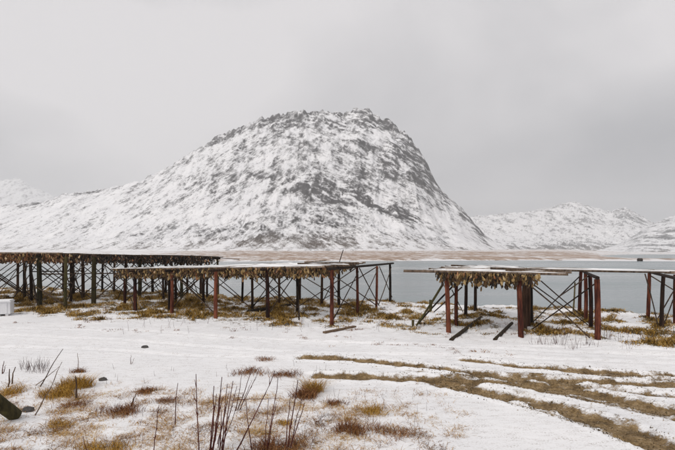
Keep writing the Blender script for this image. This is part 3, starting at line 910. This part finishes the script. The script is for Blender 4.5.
p0, p1 = C.P(1.6, 2.6), C.P(4.9, 2.3); pole_piece(C.root, C.loc, (*p0, 2.82), (*p1, 2.77), 0.05, False)

# the rest of the fish, which hang behind the front rows and cannot be told apart
root_f = empty('hanging_fish', (0, 0, 0))
stuff(root_f, 'dense mass of dried fish hanging behind the front rows under the racks', 'dried fish')
for kind, lst in mass.items():
    if not lst: continue
    off, VV, FF = 0, [], []
    for v_, f_ in lst:
        VV.append(v_); FF.append(f_ + off); off += len(v_)
    o = obj('fish_' + {'gold': 'golden', 'dark': 'dark', 'rust': 'rusty'}[kind], mesh_np('fish_mass', np.concatenate(VV), np.concatenate(FF)), M['fishmass_' + kind], root_f)
    o['kind'] = 'stuff'

# ------------------------------------------------------------------ grass and twigs
def blades(cx, cy, n, h, spread, width, lean, flat=0.0, zoff=-0.02):
    """n blades round (cx, cy) arrays -> verts, tris (each blade one strip of 3 triangles)"""
    N = len(cx) * n
    x = np.repeat(cx, n) + rng.normal(0, 1, N) * np.repeat(spread, n)
    y = np.repeat(cy, n) + rng.normal(0, 1, N) * np.repeat(spread, n)
    z = fields(x, y)[0] + zoff
    a = rng.uniform(0, 2 * np.pi, N)
    H = np.repeat(h, n) * rng.uniform(0.45, 1.15, N)
    le = rng.uniform(0.15, 1.0, N) * lean * H
    dx, dy = np.cos(a), np.sin(a)
    b = rng.uniform(0, 2 * np.pi, N); wx, wy = np.cos(b) * width, np.sin(b) * width
    p = np.stack([x, y, z], 1); W = np.stack([wx, wy, 0 * wx], 1)
    mid = p + np.stack([dx * le * 0.4, dy * le * 0.4, H * (0.62 - 0.2 * flat)], 1)
    tip = p + np.stack([dx * le * 1.15, dy * le * 1.15, H * (1.0 - 0.55 * flat)], 1)
    V = np.stack([p - W, p + W, mid + W * 0.8, mid - W * 0.8, tip], 1).reshape(-1, 3)
    o = np.arange(N)[:, None] * 5
    T = np.concatenate([o + np.array([[0, 1, 2]]), o + np.array([[0, 2, 3]]), o + np.array([[3, 2, 4]])], 1).reshape(-1, 3)
    return V, T

# rough grass under and round the racks: tussocks that sit on the hummocks
N0 = 30000
ty = rng.uniform(15, 46, N0); tx = rng.uniform(-0.86, 0.86, N0) * ty
_, tb, _ = fields(tx, ty)
keep = (ty < crest(tx) + 0.8) & (tb > 0.46 + rng.uniform(-0.06, 0.20, N0))
tx, ty, tb = tx[keep][:5200], ty[keep][:5200], tb[keep][:5200]
hh = (0.10 + 0.30 * np.clip(tb - 0.45, 0, 0.5) / 0.5) * rng.uniform(0.7, 1.3, len(tx))
V, T = blades(tx, ty, 30, hh, np.full(len(tx), 0.13), 0.013, 1.0, 0.35)
stuff(obj('dry_grass', mesh_np('dry_grass', V, T), M['grass'], None), 'brown and olive winter grass under and around the racks', 'grass')
# stray tufts at the edge of the road
N0 = 1500
tx = rng.uniform(-24, 16, N0); ty = crest(tx) - rng.uniform(8, 17, N0)
kp = (perlin(tx * 0.6, ty * 0.6, 71) > 0.22) & (ty > 15.5)
tx, ty = tx[kp][:260], ty[kp][:260]
V, T = blades(tx, ty, 16, rng.uniform(0.05, 0.16, len(tx)), rng.uniform(0.04, 0.12, len(tx)), 0.008, 1.3, 0.5)
stuff(obj('dry_grass', mesh_np('dry_grass', V, T), M['grass_rust'], None), 'stray grass tufts at the snowy edge of the road', 'grass')

# sparse wisps and flattened straw over the foreground snow
N0 = 16000
ty = rng.uniform(7.4, 12.6, N0); tx = rng.uniform(-0.8, 0.32, N0) * ty
_, tb, _ = fields(tx, ty)
sc_ = tb + 0.35 * fbm(tx * 1.6, ty * 1.6, 58, 3)
keep = sc_ > 0.30 + rng.uniform(-0.16, 0.45, N0)
tx, ty = tx[keep][:2500], ty[keep][:2500]
V, T = blades(tx, ty, 12, rng.uniform(0.04, 0.15, len(tx)), rng.uniform(0.03, 0.15, len(tx)), 0.0042, 2.0, 0.7)
V2, T2 = blades(tx[::2], ty[::2], 9, rng.uniform(0.05, 0.12, len(tx[::2])), rng.uniform(0.06, 0.20, len(tx[::2])), 0.0045, 4.2, 0.95, -0.01)
stuff(obj('dry_grass', mesh_np('dry_grass', np.concatenate([V, V2]), np.concatenate([T, T2 + len(V)])), M['grass_straw'], None), 'sparse brown grass wisps poking through the foreground snow', 'grass')

def twig_geom(px_, py_, hs, segs=3, r0=0.006, lean=0.25):
    x, y = px_, py_; z = gz(x, y) - 0.03
    a = random.uniform(0, 6.28); d = np.array([math.cos(a) * lean, math.sin(a) * lean, 1.0])
    pts = [np.array([x, y, z])]
    for i in range(segs):
        d = d + np.array([random.uniform(-.14, .14), random.uniform(-.14, .14), 0])
        pts.append(pts[-1] + d / np.linalg.norm(d) * hs / segs)
    return tube_np(pts, np.linspace(r0, r0 * 0.45, segs + 1), 3)
VV, FF, off = [], [], 0
spots = []
for _ in range(30):
    c0 = G(random.uniform(535, 678), random.uniform(331, 350)); hb = random.uniform(0.2, 0.6)
    for _k in range(random.randint(4, 11)): spots.append((c0[0] + random.gauss(0, 0.13), c0[1] + random.gauss(0, 0.13), hb * random.uniform(0.5, 1.2), random.uniform(0.004, 0.008)))
for _ in range(60): spots.append((*G(random.uniform(110, 420), random.uniform(318, 334)), random.uniform(0.2, 0.5), 0.007))
for _ in range(90): spots.append((*G(random.uniform(20, 48), random.uniform(366, 374)), random.uniform(0.15, 0.4), 0.005))
for _ in range(24): spots.append((*G(random.uniform(100, 330), random.uniform(366, 384)), random.uniform(0.12, 0.35), 0.005))
for _ in range(60): spots.append((*G(random.uniform(30, 430), random.uniform(385, 452)), random.uniform(0.08, 0.30), 0.004))
for _ in range(60): spots.append((*G(random.uniform(300, 420), random.uniform(392, 440)), random.uniform(0.1, 0.28), 0.004))
for (x_, y_, h_, r_) in spots:
    v_, f_ = twig_geom(x_, y_, h_, 3, r_, random.uniform(0.05, 0.45))
    VV.append(v_); FF.append(f_ + off); off += len(v_)
stuff(obj('twigs', mesh_np('twigs', np.concatenate(VV), np.concatenate(FF)), M['twig']), 'thin reddish bare twigs scattered through the snow', 'twigs')

# mud clods and gravel thrown up along the ruts
VV, FF, off = [], [], 0
ico = np.array([(0, 0, 1), (1, 0, 0), (0, 1, 0), (-1, 0, 0), (0, -1, 0), (0, 0, -1.0)])
icf = np.array([(0, 1, 2), (0, 2, 3), (0, 3, 4), (0, 4, 1), (5, 2, 1), (5, 3, 2), (5, 4, 3), (5, 1, 4)])
CL = []
for poly, w, s_ in TR:
    L = np.concatenate([[0], np.cumsum(np.linalg.norm(np.diff(poly, axis=0), axis=1))])
    for _ in range(int(L[-1] * 130)):
        q = random.uniform(0.3, L[-1]); i = min(np.searchsorted(L, q) - 1, len(poly) - 2)
        f_ = (q - L[i]) / (L[i + 1] - L[i]); d = poly[i + 1] - poly[i]; nn = np.array([-d[1], d[0]]) / np.linalg.norm(d)
        CL.append(poly[i] + d * f_ + nn * random.gauss(0, w * 0.75))
CL = np.array(CL); zc = fields(CL[:, 0], CL[:, 1])[0]
for (x_, y_), z_ in zip(CL, zc):
    r = random.uniform(0.005, 0.017) * (1.8 if random.random() < 0.05 else 1)
    v_ = ico * r * rng.uniform(0.6, 1.3, (6, 3)) + np.array([x_, y_, z_ + r * 0.3])
    VV.append(v_); FF.append(icf + off); off += 6
t = NT('mud_clod')
M['clod'] = t.done(t.ramp(t.n.new('ShaderNodeNewGeometry').outputs['Random Per Island'], [(0.1, (0.05, 0.034, 0.018)), (0.6, (0.16, 0.115, 0.06)), (0.95, (0.34, 0.27, 0.18))]), 0.9, 0.15)
stuff(obj('mud_clods', mesh_np('mud_clods', np.concatenate(VV), np.concatenate(FF)), M['clod']), 'small mud clods and gravel along the tyre ruts', 'mud')

# ------------------------------------------------------------------ single tussocks in the foreground
def tussock(px_, py_, label, h, spread, mat, n=260, lean=1.1, flat=0.4):
    x, y = G(px_, py_)
    k_ = 11; h *= 1.2; spread *= 1.5; lean *= 1.15; n = int(n * 1.5)
    cx = x + rng.normal(0, spread * 0.45, k_); cy = y + rng.normal(0, spread * 0.30, k_)
    V, T = blades(cx, cy, n // k_, np.full(k_, h), np.full(k_, spread * 0.26), 0.0052, lean, flat)
    z = gz(x, y)
    o = obj('grass_tussock', mesh_np('grass_tussock', V - np.array([x, y, z]), T), M[mat])
    o.location = (x, y, z)
    return tag(o, label, 'grass tussock', 'grass tussocks in the foreground snow')
tussock(77, 388, 'golden domed grass tussock in the left foreground, around a brown stub', 0.34, 0.26, 'grass_gold', 520)
tussock(58, 396, 'olive gold drooping tussock left of the domed golden one', 0.26, 0.22, 'grass_gold', 420)
tussock(78, 372, 'small rusty tussock behind the domed golden one', 0.16, 0.12, 'grass_rust', 160)
tussock(10, 393, 'pale yellow tussock at the left edge, round two short stubs', 0.20, 0.28, 'grass_gold', 280, 1.6)
tussock(76, 405, 'flat straw coloured tussock in front of the domed golden one', 0.13, 0.26, 'grass_rust', 240, 1.8, 0.7)
tussock(64, 424, 'low olive tussock on the snow right of the mossy log', 0.11, 0.22, 'grass_gold', 240, 1.6, 0.7)
tussock(120, 413, 'brownish tussock beside a short leaning stick, left of the tall stalks', 0.20, 0.24, 'grass_rust', 320)
tussock(148, 392, 'small brown tussock right of the round dark stone', 0.15, 0.17, 'grass_rust', 200)
tussock(168, 401, 'flattened rusty tussock at the foot of a single thin stalk', 0.12, 0.20, 'grass_rust', 200, 1.8, 0.7)
tussock(105, 450, 'yellow green tussock at the bottom edge, left of the tall stalks', 0.16, 0.24, 'grass_gold', 320)
tussock(302, 398, 'rust red and golden tussock where the lower rut begins', 0.27, 0.26, 'grass_rust', 340, 1.4)
tussock(312, 392, 'golden arching tussock at the left end of the lower rut', 0.36, 0.15, 'grass_gold', 300, 1.5)
tussock(277, 450, 'dark rusty tussock at the bottom edge among the tall stalks', 0.20, 0.34, 'grass_rust', 420, 1.5)
tussock(353, 432, 'dark brown tussock in the snow right of the tall stalks', 0.19, 0.20, 'grass_rust', 340)
tussock(370, 412, 'yellowish tussock in the snow below the lower rut', 0.17, 0.22, 'grass_gold', 260, 1.5)
tussock(333, 404, 'thin brown tussock just right of the rust red tussock', 0.14, 0.16, 'grass_rust', 160)
tussock(395, 432, 'sprawling reddish brown tussock, rightmost in the foreground snow', 0.15, 0.28, 'grass_rust', 260, 1.7, 0.6)
tussock(250, 373, 'low brown grass tuft behind the tops of the tall stalks', 0.18, 0.30, 'grass_rust', 260, 1.5)
tussock(283, 376, 'straw brown tuft along the left end of the lower rut', 0.18, 0.30, 'grass_rust', 240, 1.5)
tussock(284, 424, 'small yellow tuft between the two right-hand groups of stalks', 0.12, 0.12, 'grass_gold', 140)
tussock(265, 360, 'small pale brown tuft at the left end of the upper rut', 0.14, 0.20, 'grass_rust', 140)

# ------------------------------------------------------------------ tall dead stalks
def stalk(top, base, label, r=0.009, twigs=3, second=False, mat='twig', dy=0.0, name='dead_stalk', group='tall dead stalks in the foreground'):
    x, y = G(*base); z = gz(x, y)
    root = empty(name, (x, y, z))
    D = y + dy
    tp = np.array([(top[0] - CX) / F * D, D, CAM_H - (top[1] - HY) / F * D])
    bp = np.array([x, y, z - 0.05])
    n = 6
    side = np.array([random.uniform(-1, 1), random.uniform(-1, 1), 0]) * 0.025
    pts = [bp + (tp - bp) * (i / n) + side * math.sin(math.pi * i / n) + np.array([random.uniform(-1, 1), random.uniform(-1, 1), 0]) * 0.012 * (0 < i < n) for i in range(n + 1)]
    r *= 1.3
    v, f = tube_np(pts, np.linspace(r, r * 0.45, n + 1), 5, 0.2)
    local(obj('stem', mesh_np('stem', v, f), M[mat], root), (x, y, z))
    L = np.linalg.norm(tp - bp)
    for k_ in range(twigs):
        q = random.uniform(0.3, 0.95); i = int(q * n); p = pts[i]
        d = (tp - bp) / L + np.array([random.choice((-1, 1)) * random.uniform(0.15, 0.6), random.uniform(-.4, .4), 0.1])
        l = L * random.uniform(0.02, 0.085)
        v, f = tube_np([p, p + d * l * 0.5, p + d * l + np.array([0, 0, l * 0.25])], [r * 0.6, r * 0.45, r * 0.25], 4)
        local(obj('side_twig', mesh_np('side_twig', v, f), M[mat], root), (x, y, z))
    for _s in range((2 if group.startswith('tall') and L > 0.9 else 1) if second else 0):
        off_ = np.array([random.uniform(-0.10, 0.10), random.uniform(-0.05, 0.05), 0])
        fr_ = random.uniform(0.62, 0.95)
        pts2 = [bp + off_ * 0.5 + (tp + off_ * 2.0 - bp) * (i / n) * fr_ + np.array([random.uniform(-1, 1), random.uniform(-1, 1), 0]) * 0.014 * (i > 0) for i in range(n + 1)]
        v, f = tube_np(pts2, np.linspace(r * 0.9, r * 0.4, n + 1), 5, 0.2)
        local(obj('stem', mesh_np('stem', v, f), M[mat], root), (x, y, z))
    return tag(root, label, 'stalk', group)
stalk((196, 374), (199, 457), 'lone upright dark stalk, leftmost of the tall foreground stalks', 0.010, 4)
stalk((214, 386), (209, 456), 'straight stalk just right of the leftmost tall stalk', 0.011, 3, True)
stalk((222, 377), (212, 453), 'tall slightly leaning double stalk, third from left', 0.011, 3, True)
stalk((233, 381), (222, 456), 'leaning dark stalk in the middle of the left stalk cluster', 0.010, 5, True)
stalk((237, 386), (219, 449), 'thin stalk tight beside the middle of the left cluster', 0.008, 4, True)
stalk((228, 401), (217, 444), 'short crooked stalk low in the left cluster', 0.007, 5)
stalk((252, 368), (237, 411), 'far leaning stalk whose tip meets the brown grass tuft', 0.009, 3, True)
stalk((260, 367), (239, 409), 'thin leaning stalk, right one of the farther leaning pair', 0.008, 2)
stalk((275, 371), (234, 453), 'long stalk leaning far to the right across the others', 0.010, 2)
stalk((278, 377), (266, 453), 'slender wavy stalk right of the long leaning one', 0.009, 3, True)
stalk((246, 400), (253, 454), 'short stalk leaning left beneath the long leaning stalk', 0.009, 2)
stalk((298, 380), (286, 453), 'stout reddish double stalk, rightmost of the tall ones', 0.011, 4, True)
stalk((302, 398), (290, 446), 'thin reddish stalk close behind the stout rightmost one', 0.008, 3)
stalk((178, 383), (175, 424), 'single thin brown stalk standing alone left of the tall cluster', 0.010, 1)
stalk((159, 405), (153, 453), 'branched purple stalk at the bottom edge, left of the cluster', 0.008, 7)
stalk((83, 436), (90, 454), 'small dark bent stalk at the bottom edge beside yellow grass', 0.007, 3)
stalk((63, 349), (39, 387), 'long thin stick leaning right behind the left golden tussocks', 0.013, 0, mat='stick', group='sticks at the left')
stalk((62, 362), (34, 414), 'long dark stick slanting up from beside the mossy log', 0.011, 2, mat='stick', group='sticks at the left')
stalk((60, 366), (33, 386), 'thin stick lying low across the left snow toward the tussock', 0.010, 1, mat='stick', group='sticks at the left')
stalk((75.5, 376), (76.5, 399), 'short brown stub standing in front of the domed golden tussock', 0.020, 0, mat='stick', group='sticks at the left')
stalk((77.5, 353), (77.5, 370), 'thin upright stick rising from the small rusty tussock', 0.009, 0, mat='stick', group='sticks at the left')
stalk((9.5, 369), (8, 387), 'left one of two short stubs at the left edge', 0.018, 0, mat='stick', group='sticks at the left')
stalk((15.5, 367), (12, 384), 'right one of two short stubs at the left edge', 0.018, 0, mat='stick', group='sticks at the left')
stalk((136, 394), (131, 406), 'short thick stick leaning over the brownish tussock', 0.020, 0, mat='stick', group='sticks at the left')
stalk((131, 355), (130, 364), 'pair of tiny stalks on the open snow behind the left foreground', 0.008, 1, True)
stalk((4, 361), (2, 374), 'little branched twig bush at the far left edge', 0.012, 8, True)
# broken stem caught across the stalks
q0 = np.array([(231 - CX) / F * 8.1, 8.1, CAM_H - (400.5 - HY) / F * 8.1]); q1 = np.array([(279 - CX) / F * 8.1, 8.12, CAM_H - (398.5 - HY) / F * 8.1])
v, f = tube_np([q0, q0 * 0.66 + q1 * 0.34 + [0, 0, .008], q0 * 0.33 + q1 * 0.67 - [0, 0, .006], q1], [0.007, 0.006, 0.005, 0.004], 5)
tag(obj('broken_stem', mesh_np('broken_stem', v, f), M['twig']), 'broken stem caught level across the tall stalks', 'stem')

# ------------------------------------------------------------------ odd things on the ground
def stone(px_, py_, r, label):
    x, y = G(px_, py_); z = gz(x, y)
    v, f = [], []
    n, m = 9, 6
    for i in range(m + 1):
        th = math.pi * i / m
        for k_ in range(n):
            a = 2 * math.pi * k_ / n; rr = random.uniform(0.82, 1.12)
            v.append((r * 1.35 * math.sin(th) * math.cos(a) * rr, r * math.sin(th) * math.sin(a) * rr, r * 0.75 * math.cos(th) * rr + r * 0.35))
    for i in range(m):
        for k_ in range(n):
            f.append((i * n + k_, (i + 1) * n + k_, (i + 1) * n + (k_ + 1) % n, i * n + (k_ + 1) % n))
    o = obj('stone', mesh_np('stone', v, f, True), M['stone'])
    o.location = (x, y, z - 0.02)
    return tag(o, label, 'stone', 'loose stones on the snow')
stone(145, 348, 0.10, 'flat dark stone alone on the open snow road at left')
stone(103, 380, 0.095, 'round dark stone in the snow right of the domed golden tussock')
stone(28, 410, 0.11, 'dark stone in the snow touching the end of the mossy log')
stone(287, 326, 0.10, 'dark stone between the second and first red posts of the middle rack')

def lying(p0, p1, r, name, label, cat, mat, z0=None, z1=None, sides=9, group=None, flat=1.0):
    a, b_ = G(*p0), G(*p1)
    za = gz(*a) + r * 0.15 if z0 is None else z0; zb = gz(*b_) + r * 0.15 if z1 is None else z1
    v, f = tube_np([np.array([*a, za]) * (1 - q) + np.array([*b_, zb]) * q for q in (0, .25, .5, .75, 1)], [r * 1.05, r, r * 0.98, r * 0.95, r * 0.9], sides, 0.10, flat)
    o = obj(name, mesh_np(name, v - np.array([*a, za]), f), M[mat]); o.location = (*a, za)
    return tag(o, label, cat, group)
lying((451, 341), (481, 318), 0.085, 'fallen_log', 'dark log lying under the right rack, left of the other log', 'log', 'log', group='logs lying under the right rack')
lying((495, 341), (512, 325), 0.08, 'fallen_log', 'dark log lying under the right rack beside the thick middle post', 'log', 'log', 0.05, 0.09, group='logs lying under the right rack')
lying((248, 313), (290, 305), 0.12, 'fallen_log', 'dark log lying in the grass under the middle rack', 'log', 'log')
def plank(p0, p1, w, th, label):
    a, b_ = G(*p0), G(*p1); za, zb = gz(*a) + 0.05, gz(*b_) + 0.14
    A3, B3 = np.array([*a, za]), np.array([*b_, zb])
    d = (B3 - A3) / np.linalg.norm(B3 - A3); s_ = np.cross(d, [0, 0, 1.0]); s_ /= np.linalg.norm(s_); up = np.cross(s_, d)
    V = [P_ + s_ * w * i + up * th * j - A3 for P_ in (A3, B3) for i, j in ((-1, -1), (1, -1), (1, 1), (-1, 1))]
    o = obj('plank', mesh_np('plank', V, [(0, 3, 2, 1), (4, 5, 6, 7), (0, 1, 5, 4), (1, 2, 6, 5), (2, 3, 7, 6), (3, 0, 4, 7)]), M['stick']); o.location = A3
    return tag(o, label, 'plank')
plank((324, 333.5), (355, 328.5), 0.09, 0.035, 'loose weathered plank on the snow in front of the nearest middle rack post')

# stumps of posts by the right rack
for (p_, h_, lb) in (((413, 326), 0.34, 'short mossy post stump left of the right rack props'), ((419, 324.5), 0.30, 'mossy stump leaning beside the props of the right rack')):
    x, y = G(*p_); z = gz(x, y)
    o = obj('post_stump', log_mesh('post_stump', (0, 0, -0.1), (0.06 if h_ < 0.32 else 0, 0, h_), 0.07, 0.065, 9, 4), M['post_moss']); o.location = (x, y, z)
    tag(o, lb, 'stump', 'post stumps by the right rack')

# mossy log end at the left edge
d0 = 9.0
q0 = np.array([*G(15.5, 417), 0.03]); q1 = np.array([(-16 - CX) / F * 9.1, 9.1, CAM_H - (392 - HY) / F * 9.1])
root = empty('mossy_log', tuple(q0))
v, f = tube_np([q0 * (1 - q) + q1 * q for q in (0, .2, .4, .6, .8, 1)], [.135, .14, .14, .145, .145, .15], 14, 0.06)
local(obj('trunk', mesh_np('trunk', v, f, False), M['post_moss'], root), q0)
ax = (q0 - q1) / np.linalg.norm(q0 - q1)
v, f = tube_np([q0 + ax * 0.001, q0 + ax * 0.012], [.125, .12], 14, 0.03)
local(obj('cut_end', mesh_np('cut_end', v, f), M['log'], root), q0)
tag(root, 'thick mossy green log tilted up at the left edge of the snow', 'log')

# white tub at the left edge: open fish tub with ribs and rim
def box_np(cx, cy, cz, sx_, sy_, sz_):
    V = np.array([(cx + sx_ * i / 2, cy + sy_ * j / 2, cz + sz_ * k_ / 2) for k_ in (-1, 1) for i, j in ((-1, -1), (1, -1), (1, 1), (-1, 1))])
    return V, np.array([(0, 3, 2, 1), (4, 5, 6, 7), (0, 1, 5, 4), (1, 2, 6, 5), (2, 3, 7, 6), (3, 0, 4, 7)])
tx_, ty_ = G(-5.5, 316.5); ty_ += 0.45
tz_ = gz(tx_, ty_)
root = empty('fish_tub', (tx_, ty_, tz_)); root.rotation_euler = (0, 0, math.radians(24))
tag(root, 'white plastic fish tub with a snowy top at the left edge', 'tub')
def part(name, args, mat='tub'):
    v, f = box_np(*args)
    o = obj(name, mesh_np(name, v, f), M[mat], root)
    bv = o.modifiers.new('bevel', 'BEVEL'); bv.width = 0.015; bv.segments = 2
    return o
part('tub_body', (0, 0, 0.44, 1.10, 0.90, 0.66)); part('rim', (0, 0, 0.79, 1.16, 0.96, 0.07))
for s_ in (-0.38, 0, 0.38):
    part('rib', (s_, -0.46, 0.44, 0.06, 0.03, 0.6)); part('foot', (s_, 0, 0.04, 0.14, 0.86, 0.14))
part('snow_cap', (0, 0, 0.85, 1.06, 0.86, 0.07), 'snow')

# small dark cabin on the far spit
d_c = 275.0
xc_ = (641 - CX) / F * d_c
kx = np.argmin(np.abs(px - 641)); ky = np.argmin(np.abs(DD[:, kx] - d_c))
zc_ = float(zs[ky, kx])
root = empty('cabin', (xc_, DD[ky, kx], zc_))
tag(root, 'tiny dark cabin on the low spit across the water', 'cabin')
v, f = box_np(0, 0, 0.5, 2.3, 2.0, 1.6); obj('wall', mesh_np('wall', v, f), M['cabin'], root)
rv = [(-1.3, -1.15, 1.22), (1.3, -1.15, 1.22), (1.3, 1.15, 1.22), (-1.3, 1.15, 1.22), (-1.3, 0, 1.95), (1.3, 0, 1.95)]
me = bpy.data.meshes.new('roof'); me.from_pydata(rv, [], [(0, 1, 5, 4), (2, 3, 4, 5), (0, 4, 3), (1, 2, 5), (0, 3, 2, 1)]); me.update()
obj('roof', me, M['cabin'], root)
v, f = box_np(0.3, -1.02, 0.45, 0.6, 0.06, 1.3); obj('door', mesh_np('door', v, f), M['brace'], root)

# ------------------------------------------------------------------ air
t = NT('haze_air')
t.n.remove(t.b)
pv = t.n.new('ShaderNodeVolumePrincipled')
pv.inputs['Color'].default_value = (0.97, 0.97, 0.975, 1)
pv.inputs['Density'].default_value = 0.00015
pv.inputs['Anisotropy'].default_value = 0.0
t.l.new(pv.outputs['Volume'], t.n['Material Output'].inputs['Volume'])
v, f = box_np(0, 3450, 440, 16000, 7900, 900)
o = obj('haze', mesh_np('haze', v, f), t.m)
o['kind'] = 'stuff'; o['label'] = 'thin pale snow haze over the whole fjord'
